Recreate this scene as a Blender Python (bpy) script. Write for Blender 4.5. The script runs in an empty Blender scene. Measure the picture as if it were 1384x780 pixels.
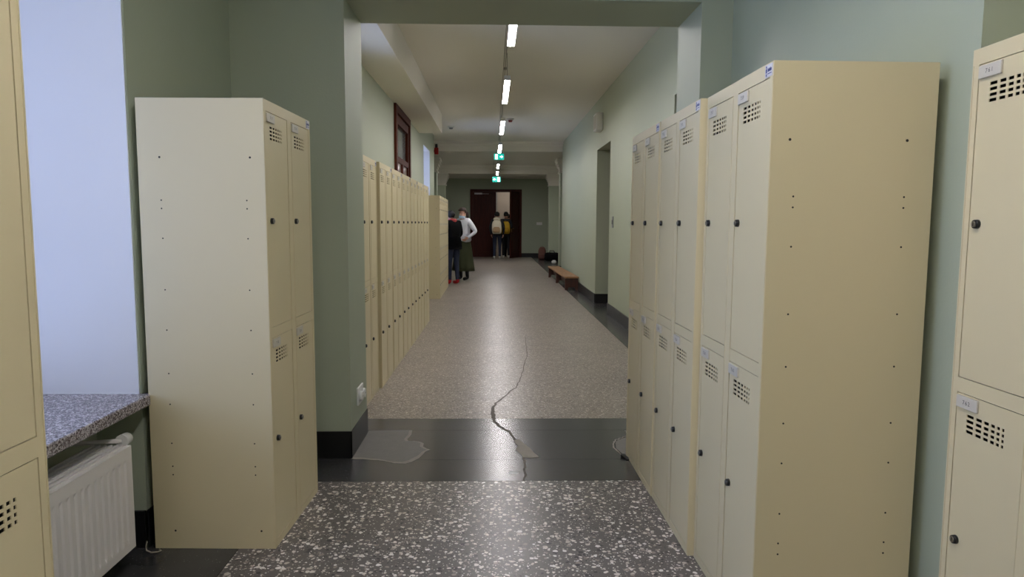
import bpy, bmesh, math, random
from mathutils import Vector, Matrix
random.seed(7)
S = bpy.context.scene
COL = S.collection

# ------------------------------------------------------------------ camera
CAM_H, F_PX, PITCH, YAW, ROLL = 1.3274, 923.13, 0.09532, 0.02527, 0.00492
fwd = Vector((math.sin(YAW)*math.cos(PITCH), math.cos(YAW)*math.cos(PITCH), -math.sin(PITCH)))
right = Vector((math.cos(YAW), -math.sin(YAW), 0))
up = right.cross(fwd)
rx = right*math.cos(ROLL) + up*math.sin(ROLL)
ux = -right*math.sin(ROLL) + up*math.cos(ROLL)
cd = bpy.data.cameras.new('camera')
cd.sensor_fit = 'HORIZONTAL'; cd.sensor_width = 36; cd.lens = F_PX/1384*36
cd.clip_start = 0.05; cd.clip_end = 200
cam = bpy.data.objects.new('camera', cd); COL.objects.link(cam)
M = Matrix((rx, ux, -fwd)).transposed().to_4x4(); M.translation = (0, 0, CAM_H)
cam.matrix_world = M
S.camera = cam

# ------------------------------------------------------------------ sky, exposure
SKY = (0.47, 0.59, 0.96); SKY_STRENGTH = 4.3
LED_STRENGTH = 68.0
w = bpy.data.worlds.new('sky'); S.world = w; w.use_nodes = True
bg = w.node_tree.nodes['Background']
bg.inputs[0].default_value = (*SKY, 1); bg.inputs[1].default_value = SKY_STRENGTH
S.view_settings.view_transform = 'Standard'; S.view_settings.look = 'None'
S.view_settings.gamma = 1; S.view_settings.use_curve_mapping = False
S.view_settings.exposure = 0.66

def portal(loc, rot, sx, sy):
    """sampling portal in a window opening: lets the sky's own light in, adds none"""
    l = bpy.data.lights.new('window_portal', 'AREA'); l.shape = 'RECTANGLE'; l.size = sx; l.size_y = sy
    l.energy = 1.0
    l.cycles.is_portal = True
    o = bpy.data.objects.new('window_portal', l); COL.objects.link(o)
    o.location = loc; o.rotation_euler = rot
    return o

# ------------------------------------------------------------------ materials
def srgb(r, g, b):
    f = lambda c: (c/255/12.92) if c/255 <= 0.04045 else ((c/255+0.055)/1.055)**2.4
    return (f(r), f(g), f(b), 1)
MATS = {}
def mat(name, col, rough=0.5, metal=0.0, var=0.0, scale=6.0, bump=0.0, bscale=60.0, emit=None, estr=0.0, spec=0.5, coat=0.0):
    if name in MATS: return MATS[name]
    m = bpy.data.materials.new(name); m.use_nodes = True
    nt = m.node_tree; b = nt.nodes['Principled BSDF']
    b.inputs['Base Color'].default_value = col
    b.inputs['Roughness'].default_value = rough
    b.inputs['Metallic'].default_value = metal
    b.inputs['Specular IOR Level'].default_value = spec
    b.inputs['Coat Weight'].default_value = coat
    tc = nt.nodes.new('ShaderNodeTexCoord')
    if var > 0:
        n = nt.nodes.new('ShaderNodeTexNoise'); n.inputs['Scale'].default_value = scale
        n.inputs['Detail'].default_value = 5
        nt.links.new(tc.outputs['Object'], n.inputs['Vector'])
        mx = nt.nodes.new('ShaderNodeMix'); mx.data_type = 'RGBA'; mx.blend_type = 'MULTIPLY'
        mr = nt.nodes.new('ShaderNodeMapRange')
        mr.inputs[3].default_value = 1-var; mr.inputs[4].default_value = 1+var*0.6
        nt.links.new(n.outputs[0], mr.inputs[0])
        mx.inputs[0].default_value = 1; mx.inputs[6].default_value = col
        nt.links.new(mr.outputs[0], mx.inputs[7]); nt.links.new(mx.outputs[2], b.inputs['Base Color'])
    if bump > 0:
        n2 = nt.nodes.new('ShaderNodeTexNoise'); n2.inputs['Scale'].default_value = bscale
        nt.links.new(tc.outputs['Object'], n2.inputs['Vector'])
        bp = nt.nodes.new('ShaderNodeBump'); bp.inputs['Strength'].default_value = bump
        bp.inputs['Distance'].default_value = 0.01
        nt.links.new(n2.outputs[0], bp.inputs['Height']); nt.links.new(bp.outputs[0], b.inputs['Normal'])
    if emit:
        b.inputs['Emission Color'].default_value = emit; b.inputs['Emission Strength'].default_value = estr
    MATS[name] = m
    return m

def terrazzo(name, base, base2, chips, scale, thr, rough, chipsmall=0.0):
    m = bpy.data.materials.new(name); m.use_nodes = True
    nt = m.node_tree; L = nt.links.new; b = nt.nodes['Principled BSDF']
    geo = nt.nodes.new('ShaderNodeNewGeometry')
    warp = nt.nodes.new('ShaderNodeTexNoise'); warp.inputs['Scale'].default_value = scale*0.9; warp.inputs['Detail'].default_value = 2
    L(geo.outputs['Position'], warp.inputs['Vector'])
    va = nt.nodes.new('ShaderNodeVectorMath'); va.operation = 'SCALE'; va.inputs['Scale'].default_value = 0.9/scale
    L(warp.outputs['Color'], va.inputs[0])
    vb = nt.nodes.new('ShaderNodeVectorMath'); vb.operation = 'ADD'
    L(geo.outputs['Position'], vb.inputs[0]); L(va.outputs[0], vb.inputs[1])
    # matrix colour
    n = nt.nodes.new('ShaderNodeTexNoise'); n.inputs['Scale'].default_value = 2.2; n.inputs['Detail'].default_value = 6
    L(geo.outputs['Position'], n.inputs['Vector'])
    mb = nt.nodes.new('ShaderNodeMix'); mb.data_type = 'RGBA'
    mr = nt.nodes.new('ShaderNodeMapRange'); mr.inputs[1].default_value = .2; mr.inputs[2].default_value = .8
    L(n.outputs[0], mr.inputs[0]); L(mr.outputs[0], mb.inputs[0])
    mb.inputs[6].default_value = base; mb.inputs[7].default_value = base2
    last = mb.outputs[2]
    for sc, th, shift in ((scale, thr, 0.0), (scale*1.9, thr*chipsmall if chipsmall else 0, 3.7)):
        if th <= 0: continue
        v = nt.nodes.new('ShaderNodeTexVoronoi'); v.inputs['Scale'].default_value = sc
        mp = nt.nodes.new('ShaderNodeMapping'); mp.inputs['Location'].default_value = (shift, shift*.5, 0)
        L(vb.outputs[0], mp.inputs[0]); L(mp.outputs[0], v.inputs['Vector'])
        sep = nt.nodes.new('ShaderNodeSeparateColor'); L(v.outputs['Color'], sep.inputs[0])
        ml = nt.nodes.new('ShaderNodeMath'); ml.operation = 'MULTIPLY'; ml.inputs[1].default_value = th*1.5
        L(sep.outputs[0], ml.inputs[0])
        cmp_ = nt.nodes.new('ShaderNodeMath'); cmp_.operation = 'SUBTRACT'
        L(ml.outputs[0], cmp_.inputs[0]); L(v.outputs['Distance'], cmp_.inputs[1])
        st = nt.nodes.new('ShaderNodeMapRange'); st.inputs[1].default_value = 0; st.inputs[2].default_value = 0.06
        L(cmp_.outputs[0], st.inputs[0])
        cr = nt.nodes.new('ShaderNodeValToRGB'); L(sep.outputs[1], cr.inputs[0])
        cr.color_ramp.interpolation = 'CONSTANT'
        el = cr.color_ramp.elements
        el[0].position = 0; el[0].color = chips[0]; el[1].position = 1/len(chips); el[1].color = chips[1]
        for i in range(2, len(chips)):
            e = el.new(i/len(chips)); e.color = chips[i]
        mx = nt.nodes.new('ShaderNodeMix'); mx.data_type = 'RGBA'
        L(st.outputs[0], mx.inputs[0]); L(last, mx.inputs[6]); L(cr.outputs[0], mx.inputs[7])
        last = mx.outputs[2]
    L(last, b.inputs['Base Color']); b.inputs['Specular IOR Level'].default_value = .42
    nr = nt.nodes.new('ShaderNodeTexNoise'); nr.inputs['Scale'].default_value = 1.6; nr.inputs['Detail'].default_value = 2
    L(geo.outputs['Position'], nr.inputs['Vector'])
    rr = nt.nodes.new('ShaderNodeMapRange'); rr.inputs[1].default_value = .1; rr.inputs[2].default_value = .9
    rr.inputs[3].default_value = rough-.03; rr.inputs[4].default_value = rough+.03
    L(nr.outputs[0], rr.inputs[0]); L(rr.outputs[0], b.inputs['Roughness'])
    return m

def wood(name, c1, c2, rough=0.45, axis=1):
    m = bpy.data.materials.new(name); m.use_nodes = True
    nt = m.node_tree; L = nt.links.new; b = nt.nodes['Principled BSDF']
    tc = nt.nodes.new('ShaderNodeTexCoord'); mp = nt.nodes.new('ShaderNodeMapping')
    sc = [18, 18, 18]; sc[axis] = 1.2; mp.inputs['Scale'].default_value = sc
    L(tc.outputs['Object'], mp.inputs[0])
    n = nt.nodes.new('ShaderNodeTexNoise'); n.inputs['Scale'].default_value = 2; n.inputs['Detail'].default_value = 8
    L(mp.outputs[0], n.inputs['Vector'])
    cr = nt.nodes.new('ShaderNodeValToRGB'); cr.color_ramp.elements[0].position = .3; cr.color_ramp.elements[1].position = .7
    cr.color_ramp.elements[0].color = c1; cr.color_ramp.elements[1].color = c2
    L(n.outputs[0], cr.inputs[0]); L(cr.outputs[0], b.inputs['Base Color'])
    b.inputs['Roughness'].default_value = rough
    return m

def glass_mat(name, tint):
    m = bpy.data.materials.new(name); m.use_nodes = True
    nt = m.node_tree; L = nt.links.new
    for n in list(nt.nodes):
        if n.type == 'BSDF_PRINCIPLED': nt.nodes.remove(n)
    out = [n for n in nt.nodes if n.type == 'OUTPUT_MATERIAL'][0]
    t = nt.nodes.new('ShaderNodeBsdfTransparent'); t.inputs[0].default_value = tint
    g = nt.nodes.new('ShaderNodeBsdfGlossy'); g.inputs['Roughness'].default_value = .03
    f = nt.nodes.new('ShaderNodeFresnel'); f.inputs[0].default_value = 1.45
    mx = nt.nodes.new('ShaderNodeMixShader')
    L(f.outputs[0], mx.inputs[0]); L(t.outputs[0], mx.inputs[1]); L(g.outputs[0], mx.inputs[2]); L(mx.outputs[0], out.inputs[0])
    return m

WALL = mat('green_wall_paint', srgb(169, 177, 155), .55, var=.05, scale=1.2, bump=.06, bscale=90)
WHITE = mat('white_ceiling_paint', srgb(227, 223, 212), .7, var=.03, scale=.8, bump=.04)
REVEAL = mat('white_reveal_paint', srgb(226, 226, 228), .6, var=.02, scale=1.0)
BLACK = mat('black_baseboard_gloss', srgb(24, 24, 25), .35, var=.1, scale=8)
LOCKER = mat('beige_locker_enamel', srgb(214, 201, 163), .38, var=.02, scale=2)
LOCKER_SHADE = mat('locker_interior_shade', srgb(58, 54, 46), .7)  # interior shade put into the colour; the enamel inside would be beige
LOCK_BLACK = mat('black_lock_plastic', srgb(16, 15, 17), .35)
CHROME = mat('lock_steel', srgb(150, 146, 138), .3, metal=.9)
PLATE = mat('number_plate', srgb(202, 196, 182), .4)
PLATE_INK = mat('number_ink', srgb(60, 58, 60), .6)
STICKER = mat('sticker_white', srgb(205, 205, 212), .4)
STICKER_BLUE = mat('sticker_blue', srgb(58, 70, 135), .4)
HOLE = mat('rivet_hole_dark', srgb(38, 34, 28), .7)
RAD = mat('radiator_white_enamel', srgb(216, 212, 208), .35, var=.02)
GRANITE = terrazzo('granite_sill', srgb(128, 122, 126), srgb(142, 136, 140),
                   [srgb(62, 52, 52), srgb(178, 172, 174), srgb(98, 86, 86), srgb(190, 184, 186)], 110, .62, .22, .9)
TZ_NEAR = terrazzo('dark_terrazzo', srgb(84, 79, 75), srgb(102, 97, 93),
                   [srgb(218, 212, 204), srgb(196, 188, 176), srgb(232, 229, 224), srgb(150, 140, 130), srgb(48, 45, 46), srgb(224, 218, 208)], 50, .41, .325, .72)
TZ_FAR = terrazzo('pale_terrazzo', srgb(124, 116, 106), srgb(142, 133, 122),
                  [srgb(188, 179, 168), srgb(96, 88, 82), srgb(172, 160, 148), srgb(78, 72, 68), srgb(204, 196, 186)], 66, .40, .325, .9)
SLATE = terrazzo('dark_floor_border', srgb(48, 48, 49), srgb(72, 72, 72),
                 [srgb(95, 94, 92), srgb(110, 108, 105), srgb(80, 80, 80)], 90, .16, .235, 0)
MORTAR = mat('grey_mortar_patch', srgb(110, 107, 102), .6, var=.18, scale=14, bump=.2, bscale=70)
MORTAR_EDGE = mat('pale_mortar_edge', srgb(138, 132, 122), .6, var=.15, scale=20)
CRACK = mat('crack_filler', srgb(98, 91, 84), .7, var=.2, scale=20)
DARKBASE = mat('floor_joint', srgb(30, 29, 28), .8)
DOORWOOD = wood('dark_brown_door', srgb(52, 19, 13), srgb(74, 28, 19), .5, 2)
DOORWOOD.node_tree.nodes['Principled BSDF'].inputs['Specular IOR Level'].default_value = .18
WINWOOD = wood('red_brown_window_wood', srgb(70, 32, 22), srgb(92, 44, 30), .65, 2)
WINWOOD.node_tree.nodes['Principled BSDF'].inputs['Specular IOR Level'].default_value = .15
BENCH_TOP = wood('oak_bench_top', srgb(132, 96, 62), srgb(164, 122, 82), .4, 1)
BENCH_DARK = wood('dark_bench_frame', srgb(54, 28, 19), srgb(76, 42, 28), .45, 2)
GLASS = glass_mat('window_glass', (.96, .97, .98, 1))
GREYGLASS = mat('frosted_grey_glass', srgb(128, 132, 128), .12, var=.05)
PALEPANEL = mat('pale_lower_pane', srgb(150, 132, 120), .25)
LED = mat('led_diffuser', (1, 1, 1, 1), .5, emit=(1.0, .95, .96, 1), estr=LED_STRENGTH)
ALU = mat('white_light_housing', srgb(200, 200, 200), .4)
CABLE = mat('thin_cable', srgb(60, 58, 55), .5)
EXIT_G = mat('exit_green', srgb(0, 150, 130), .4, emit=srgb(0, 168, 152), estr=.8)
EXIT_W = mat('exit_white', srgb(240, 255, 250), .4, emit=srgb(235, 255, 250), estr=1.5)
PLASTIC_W = mat('white_plastic', srgb(222, 222, 218), .3)
PLASTIC_G = mat('grey_plastic', srgb(120, 124, 124), .35)
RED = mat('red_alarm_plastic', srgb(160, 24, 24), .35)
BEIGEROOM = mat('beige_room_wall', srgb(190, 178, 166), .7)
LIGHTROOM = mat('added_lamp_glow', (1, 1, 1, 1), .5, emit=(1, .93, .86, 1), estr=13.0)
BRASS = mat('brass_handle', srgb(160, 120, 60), .3, metal=1)
GOLDGLASS = mat('ornate_glass', srgb(190, 185, 176), .2, var=.5, scale=25)

# ------------------------------------------------------------------ mesh helpers
def box(bm, x0, x1, y0, y1, z0, z1, mi=0, mtx=None):
    vs = [bm.verts.new((x, y, z)) for z in (z0, z1) for y in (y0, y1) for x in (x0, x1)]
    if mtx is not None:
        for v in vs: v.co = mtx @ v.co
    fs = []
    for idx in ((0, 2, 3, 1), (4, 5, 7, 6), (0, 1, 5, 4), (1, 3, 7, 5), (3, 2, 6, 7), (2, 0, 4, 6)):
        f = bm.faces.new([vs[i] for i in idx]); f.material_index = mi; fs.append(f)
    return vs, fs
def cyl(bm, p0, p1, r0, r1=None, seg=12, mi=0, caps=True):
    p0 = Vector(p0); p1 = Vector(p1); r1 = r0 if r1 is None else r1
    d = (p1-p0).normalized(); a = d.orthogonal().normalized(); b = d.cross(a)
    R0 = [bm.verts.new(p0+(a*math.cos(t)+b*math.sin(t))*r0) for t in [2*math.pi*i/seg for i in range(seg)]]
    R1 = [bm.verts.new(p1+(a*math.cos(t)+b*math.sin(t))*r1) for t in [2*math.pi*i/seg for i in range(seg)]]
    for i in range(seg):
        f = bm.faces.new((R0[i], R0[(i+1) % seg], R1[(i+1) % seg], R1[i])); f.material_index = mi; f.smooth = True
    if caps:
        f = bm.faces.new(R0[::-1]); f.material_index = mi
        f = bm.faces.new(R1); f.material_index = mi
def tube(bm, pts, r, seg=8, mi=0):
    pts = [Vector(p) for p in pts]; rings = []
    for i, p in enumerate(pts):
        d = (pts[min(i+1, len(pts)-1)]-pts[max(i-1, 0)]).normalized()
        ref = Vector((0, 0, 1)) if abs(d.z) < .9 else Vector((1, 0, 0))
        a = d.cross(ref).normalized(); b = d.cross(a)
        rr = r[i] if isinstance(r, (list, tuple)) else r
        rings.append([bm.verts.new(p+(a*math.cos(t)+b*math.sin(t))*rr) for t in [2*math.pi*k/seg for k in range(seg)]])
    for A, B in zip(rings, rings[1:]):
        for k in range(seg):
            f = bm.faces.new((A[k], A[(k+1) % seg], B[(k+1) % seg], B[k])); f.material_index = mi; f.smooth = True
    f = bm.faces.new(rings[0]); f.material_index = mi
    f = bm.faces.new(rings[-1][::-1]); f.material_index = mi
def prism(bm, poly, axis, a0, a1, mi=0):
    """extrude a 2-D polygon along an axis ('x','y','z')"""
    def P(u, v, a): return {'x': (a, u, v), 'y': (u, a, v), 'z': (u, v, a)}[axis]
    A = [bm.verts.new(P(u, v, a0)) for u, v in poly]; B = [bm.verts.new(P(u, v, a1)) for u, v in poly]
    n = len(poly)
    for i in range(n):
        f = bm.faces.new((A[i], A[(i+1) % n], B[(i+1) % n], B[i])); f.material_index = mi
    f = bm.faces.new(A[::-1]); f.material_index = mi
    f = bm.faces.new(B); f.material_index = mi
def loft(bm, rings, mi=0, smooth=True, cap=True):
    V = [[bm.verts.new(p) for p in r] for r in rings]; n = len(rings[0])
    for A, B in zip(V, V[1:]):
        for k in range(n):
            f = bm.faces.new((A[k], A[(k+1) % n], B[(k+1) % n], B[k])); f.material_index = mi; f.smooth = smooth
    if cap:
        f = bm.faces.new(V[0][::-1]); f.material_index = mi
        f = bm.faces.new(V[-1]); f.material_index = mi
def bevel(bm, w, seg=1):
    bmesh.ops.bevel(bm, geom=list(bm.edges), offset=w, segments=seg, affect='EDGES', profile=.5, clamp_overlap=True)
def mesh(name, bm, mats, recalc=True):
    if recalc: bmesh.ops.recalc_face_normals(bm, faces=bm.faces)
    me = bpy.data.meshes.new(name); bm.to_mesh(me); bm.free()
    for m in (mats if isinstance(mats, (list, tuple)) else [mats]): me.materials.append(m)
    return me
def link(name, me, parent=None, loc=(0, 0, 0), rot=(0, 0, 0)):
    o = bpy.data.objects.new(name, me); COL.objects.link(o)
    o.parent = parent; o.location = loc; o.rotation_euler = rot
    return o
def obj(name, bm, mats, parent=None, loc=(0, 0, 0), rot=(0, 0, 0), recalc=True):
    return link(name, mesh(name, bm, mats, recalc), parent, loc, rot)
def tag(o, label, cat, group=None, kind=None):
    o['label'] = label
    if cat: o['category'] = cat
    if group: o['group'] = group
    if kind: o['kind'] = kind
    return o
def thing(name, label, cat, loc=(0, 0, 0), rz=0, group=None):
    o = bpy.data.objects.new(name, None); COL.objects.link(o); o.empty_display_size = .1
    o.location = loc; o.rotation_euler = (0, 0, rz)
    return tag(o, label, cat, group)
def struct(o, label=None, cat=None):
    o['kind'] = 'structure'
    if label: o['label'] = label
    if cat: o['category'] = cat
    return o
def boxes(name, rects, m, parent=None, **k):
    bm = bmesh.new()
    for r in rects: box(bm, *r)
    return obj(name, bm, m, parent, **k)

# ------------------------------------------------------------------ the room
CEIL = 3.33
XL, XR = -1.41, 1.68                 # corridor walls
Y_END = 26.9
# floor
bm = bmesh.new(); box(bm, -2.9, 3.2, -6, 30, -.14, -.045)
floor = struct(obj('floor', bm, DARKBASE), 'terrazzo corridor floor with dark stone border strips', 'floor')
def slab(name, x0, x1, y0, y1, m):
    bm = bmesh.new(); box(bm, x0, x1, y0, y1, -.045, 0); return obj(name, bm, m, floor)
slab('terrazzo_panel', -1.04, 1.92, -6, 3.421, TZ_NEAR)
slab('border_strip', -2.3, -1.043, -6, 3.421, SLATE)
slab('border_strip', -1.6, 1.92, 3.424, 3.742, SLATE)
slab('border_strip', -1.6, 1.92, 3.745, 4.293, SLATE)
slab('border_strip', -1.6, 1.92, 4.296, 4.554, SLATE)
slab('terrazzo_panel', -1.6, 1.425, 4.557, 29.7, TZ_FAR)
slab('border_strip', 1.428, 2.7, 4.557, 29.7, SLATE)
slab('border_strip', -2.7, -1.603, 4.557, 29.7, SLATE)
def flat(name, poly, z, m, th=.0015):
    bm = bmesh.new(); prism(bm, poly, 'z', z, z+th); return obj(name, bm, m, floor)
def ribbon(name, pts, ws, z, m, jit=.006):
    L, Rr = [], []
    fine = []
    for i in range(len(pts)-1):
        n = 5
        for k in range(n):
            t = k/n
            fine.append((pts[i][0]*(1-t)+pts[i+1][0]*t, pts[i][1]*(1-t)+pts[i+1][1]*t, ws[i]*(1-t)+ws[i+1]*t))
    fine.append((*pts[-1], ws[-1]))
    for i, (x, y, wd) in enumerate(fine):
        a = fine[max(i-1, 0)]; b = fine[min(i+1, len(fine)-1)]
        d = Vector((b[0]-a[0], b[1]-a[1])).normalized(); n = Vector((-d.y, d.x))
        j = random.uniform(-jit, jit); x += n.x*j; y += n.y*j
        wd *= random.uniform(.7, 1.3)
        L.append((x+n.x*wd/2, y+n.y*wd/2)); Rr.append((x-n.x*wd/2, y-n.y*wd/2))
    bm = bmesh.new()
    V = [[bm.verts.new((*p, z)) for p in L], [bm.verts.new((*p, z)) for p in Rr]]
    for i in range(len(L)-1): bm.faces.new((V[0][i], V[0][i+1], V[1][i+1], V[1][i]))
    g = bmesh.ops.extrude_face_region(bm, geom=list(bm.faces))
    for v in g['geom']:
        if isinstance(v, bmesh.types.BMVert): v.co.z += .001
    return obj(name, bm, m, floor)
patch = [(-.806, 4.285), (-.535, 4.292), (-.53, 4.2), (-.545, 4.11), (-.53, 4.07), (-.50, 4.075), (-.455, 4.055), (-.435, 4.03), (-.432, 3.97),
         (-.405, 3.93), (-.385, 3.915), (-.41, 3.88), (-.42, 3.83), (-.435, 3.78), (-.47, 3.72), (-.50, 3.695), (-.56, 3.70), (-.62, 3.735),
         (-.66, 3.75), (-.70, 3.755), (-.745, 3.77), (-.79, 3.768), (-.806, 3.775)]
e = flat('mortar_patch', [(x*1.0+(.008 if x > -.8 else 0), y+(-.012 if y < 3.8 else 0)) for x, y in patch], .0004, MORTAR_EDGE, .0009)
flat('mortar_patch', [(x-(.012 if x > -.8 else 0), y+(.014 if y < 3.8 else 0)) for x, y in patch], .0008, MORTAR, .0011)
ribbon('floor_crack', [(.36, 8.0), (.345, 7.2), (.325, 6.8), (.26, 6.1), (.215, 5.7), (.171, 5.435), (.09, 5.2), (.01, 4.95), (-.007, 4.834), (-.012, 4.66), (-.002, 4.5), (.05, 4.33), (.102, 4.237), (.13, 4.10), (.145, 3.98)],
       [.004, .005, .006, .007, .008, .009, .010, .014, .021, .025, .025, .020, .015, .015, .017], .0006, CRACK)
flat('mortar_patch', [(.115, 4.08), (.15, 4.10), (.19, 3.99), (.215, 3.92), (.23, 3.85), (.25, 3.80), (.255, 3.775), (.20, 3.765), (.165, 3.775), (.15, 3.84), (.125, 3.9), (.14, 3.98)], .0005, MORTAR_EDGE)
ribbon('floor_crack', [(.165, 3.79), (.172, 3.70), (.165, 3.6), (.162, 3.5), (.158, 3.43)], [.016, .012, .012, .010, .010], .0006, CRACK)
ribbon('floor_crack', [(.855, 4.29), (.84, 4.262), (.845, 4.20), (.82, 4.15), (.75, 4.09), (.724, 4.03), (.712, 3.93), (.73, 3.83), (.76, 3.78), (.80, 3.77)], [.008]*10, .0006, MORTAR_EDGE)
flat('mortar_patch', [(.83, 4.14), (.76, 4.085), (.735, 4.03), (.722, 3.93), (.74, 3.84), (.77, 3.79), (.9, 3.78), (.92, 4.14)], .0003, MORTAR, .0004)

# ceiling
boxes('ceiling', [(-2.9, 3.2, -6, 30, CEIL, CEIL+.15)], WHITE)
struct(bpy.data.objects['ceiling'], 'off-white painted ceiling', 'ceiling')
# near hall: left wall with the deep window niche
N0, N1 = 1.20, 2.722                 # niche from / to
wl = boxes('wall_left_near', [
    (-2.25, -1.415, N1, 3.80, 0, CEIL),            # between niche and pier
    (-2.25, -1.415, -6, N0, 0, CEIL),
    (-2.25, -1.60, N0, N1, 0, .60),                 # breast wall behind the radiator
    (-2.25, -1.415, N0, N1, 2.98, CEIL),            # lintel
    ], WALL); struct(wl, 'green painted wall beside the granite sill window', 'wall')
rv = boxes('wall_left_reveal', [(-2.22, -1.421, N1-.006, N1+.01, .60, 2.98), (-2.22, -1.421, N0-.01, N0+.006, .60, 2.98), (-2.22, -1.421, N0, N1, 2.974, 2.99)], REVEAL)
struct(rv, 'white window reveal washed by bluish daylight', 'window reveal')
# right wall of the near hall, slightly out of square, with niche for the nearest locker
bm = bmesh.new()
prism(bm, [(1.335, 1.90), (1.283, 3.80), (2.2, 3.80), (2.2, 1.90)], 'z', 0, CEIL)
box(bm, 1.84, 2.2, -6, 1.90, 0, CEIL)
wr = struct(obj('wall_right_near', bm, WALL), 'green painted wall behind the right-hand lockers', 'wall')
struct(boxes('wall_back', [(-2.9, 2.9, -6.2, -6, 0, CEIL)], WALL), 'green wall behind the camera', 'wall')
# piers and beam between near hall and corridor
struct(boxes('wall_pier_left', [(-1.60, -.808, 3.78, 4.253, 0, CEIL)], WALL), 'green pier left of the passage with black base', 'pier')
struct(boxes('wall_pier_right', [(1.112, 1.90, 3.78, 4.253, 0, CEIL)], WALL), 'green pier right of the passage behind lockers', 'pier')
struct(boxes('ceiling_beam', [(-.808, 1.112, 3.78, 4.253, 2.518, CEIL)], WALL), 'green beam spanning the passage between two piers', 'beam')
# corridor left wall: openings (y0,y1,z0,z1)
LEFT_OPEN = [(5.45, 6.90, .95, 2.86), (9.72, 11.36, .90, 3.0), (13.68, 14.99, .95, 2.865)]
def wall_with_openings(x0, x1, y0, y1, opens):
    r = []; y = y0
    for a, b, c, d in opens:
        r.append((x0, x1, y, a, 0, CEIL))
        if c > 0: r.append((x0, x1, a, b, 0, c))
        r.append((x0, x1, a, b, d, CEIL)); y = b
    r.append((x0, x1, y, y1, 0, CEIL)); return r
struct(boxes('wall_left', wall_with_openings(-1.95, XL, 4.25, 16.0, LEFT_OPEN), WALL), 'green left corridor wall above the locker row', 'wall')
RIGHT_OPEN = [(5.25, 6.50, 0, 2.53), (10.06, 11.36, 0, 2.53)]
struct(boxes('wall_right', wall_with_openings(XR, 2.05, 4.25, 17.25, RIGHT_OPEN), WALL), 'long green right corridor wall with recessed doorways', 'wall')
# bands closing the hall beyond
struct(boxes('wall_left_far', [(-2.9, -2.45, 16.0, Y_END, 0, CEIL), (-2.45, -1.95, 15.6, 16.0, 0, CEIL)], WALL), 'green wall of the far hall on the left', 'wall')
struct(boxes('wall_right_far', [(2.65, 3.1, 17.25, Y_END, 0, CEIL), (2.05, 2.65, 16.9, 17.25, 0, CEIL)], WALL), 'green wall of the far hall on the right', 'wall')
DX0, DX1, DZ = -.965, 1.045, 2.64
struct(boxes('wall_end', [(-2.9, DX0, Y_END, Y_END+.3, 0, CEIL), (DX1, 3.1, Y_END, Y_END+.3, 0, CEIL), (DX0, DX1, Y_END, Y_END+.3, DZ, CEIL)], WALL), 'dark green end wall around the double door', 'wall')
# room beyond the door
struct(boxes('wall_room', [(-2.2, 2.4, 29.6, 29.8, 0, CEIL), (-2.3, -2.1, Y_END+.3, 29.8, 0, CEIL), (2.4, 2.6, Y_END+.3, 29.8, 0, CEIL)], BEIGEROOM), 'beige wall of the room behind the open door', 'wall')
# soffit along the left wall
struct(boxes('ceiling_soffit', [(XL, -.99, 4.25, 12.95, 2.985, CEIL)], WHITE), 'white boxed soffit running along the left wall', 'soffit')
# far ceiling beams with mouldings
bm = bmesh.new()
box(bm, -2.45, 2.65, 17.2, 19.4, 3.10, CEIL); box(bm, -2.45, 2.65, 17.12, 17.2, 3.22, CEIL); box(bm, -2.45, 2.65, 17.0, 17.12, 3.28, CEIL)
struct(obj('ceiling_beam', bm, WHITE), 'white moulded ceiling beam in front of the first exit sign', 'beam')
bm = bmesh.new()
box(bm, -2.45, 2.65, 24.2, Y_END, 3.05, CEIL); box(bm, -2.45, 2.65, 24.1, 24.2, 3.16, CEIL); box(bm, -2.45, 2.65, 23.95, 24.1, 3.25, CEIL)
struct(obj('ceiling_beam', bm, WHITE), 'white moulded ceiling beam above the far exit sign', 'beam')
# pilasters with capitals
def pilaster(x0, x1, y0, y1, ztop, label):
    t = thing('pilaster', label, 'pilaster', ((x0+x1)/2, (y0+y1)/2, 0)); t['kind'] = 'structure'
    hx, hy = (x1-x0)/2, (y1-y0)/2
    boxes('shaft', [(-hx, hx, -hy, hy, .15, ztop-.34)], WALL, t)
    boxes('base', [(-hx-.015, hx+.015, -hy-.015, hy+.015, 0, .15)], BLACK, t)
    bm = bmesh.new()
    for k, (e, za, zb) in enumerate(((.03, .40, .36), (.012, .36, .30), (.03, .30, .24), (.06, .24, .17), (.09, .17, .09), (.11, .09, .05), (.10, .05, .0))):
        box(bm, -hx-e, hx+e, -hy-e, hy+e, ztop-za, ztop-zb)
    obj('capital', bm, WHITE, t)
    return t
G = 'pilasters of the far hall'
pilaster(-1.98, -1.60, 18.9, 19.3, 3.10, 'left nearer pilaster with moulded white capital')
pilaster(1.79, 2.2, 18.9, 19.3, 3.10, 'right nearer pilaster with moulded white capital')
pilaster(-2.10, -1.76, 24.4, 24.8, 3.05, 'left far pilaster with white capital near end wall')
pilaster(1.92, 2.27, 24.4, 24.8, 3.05, 'right far pilaster with white capital near end wall')
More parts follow.
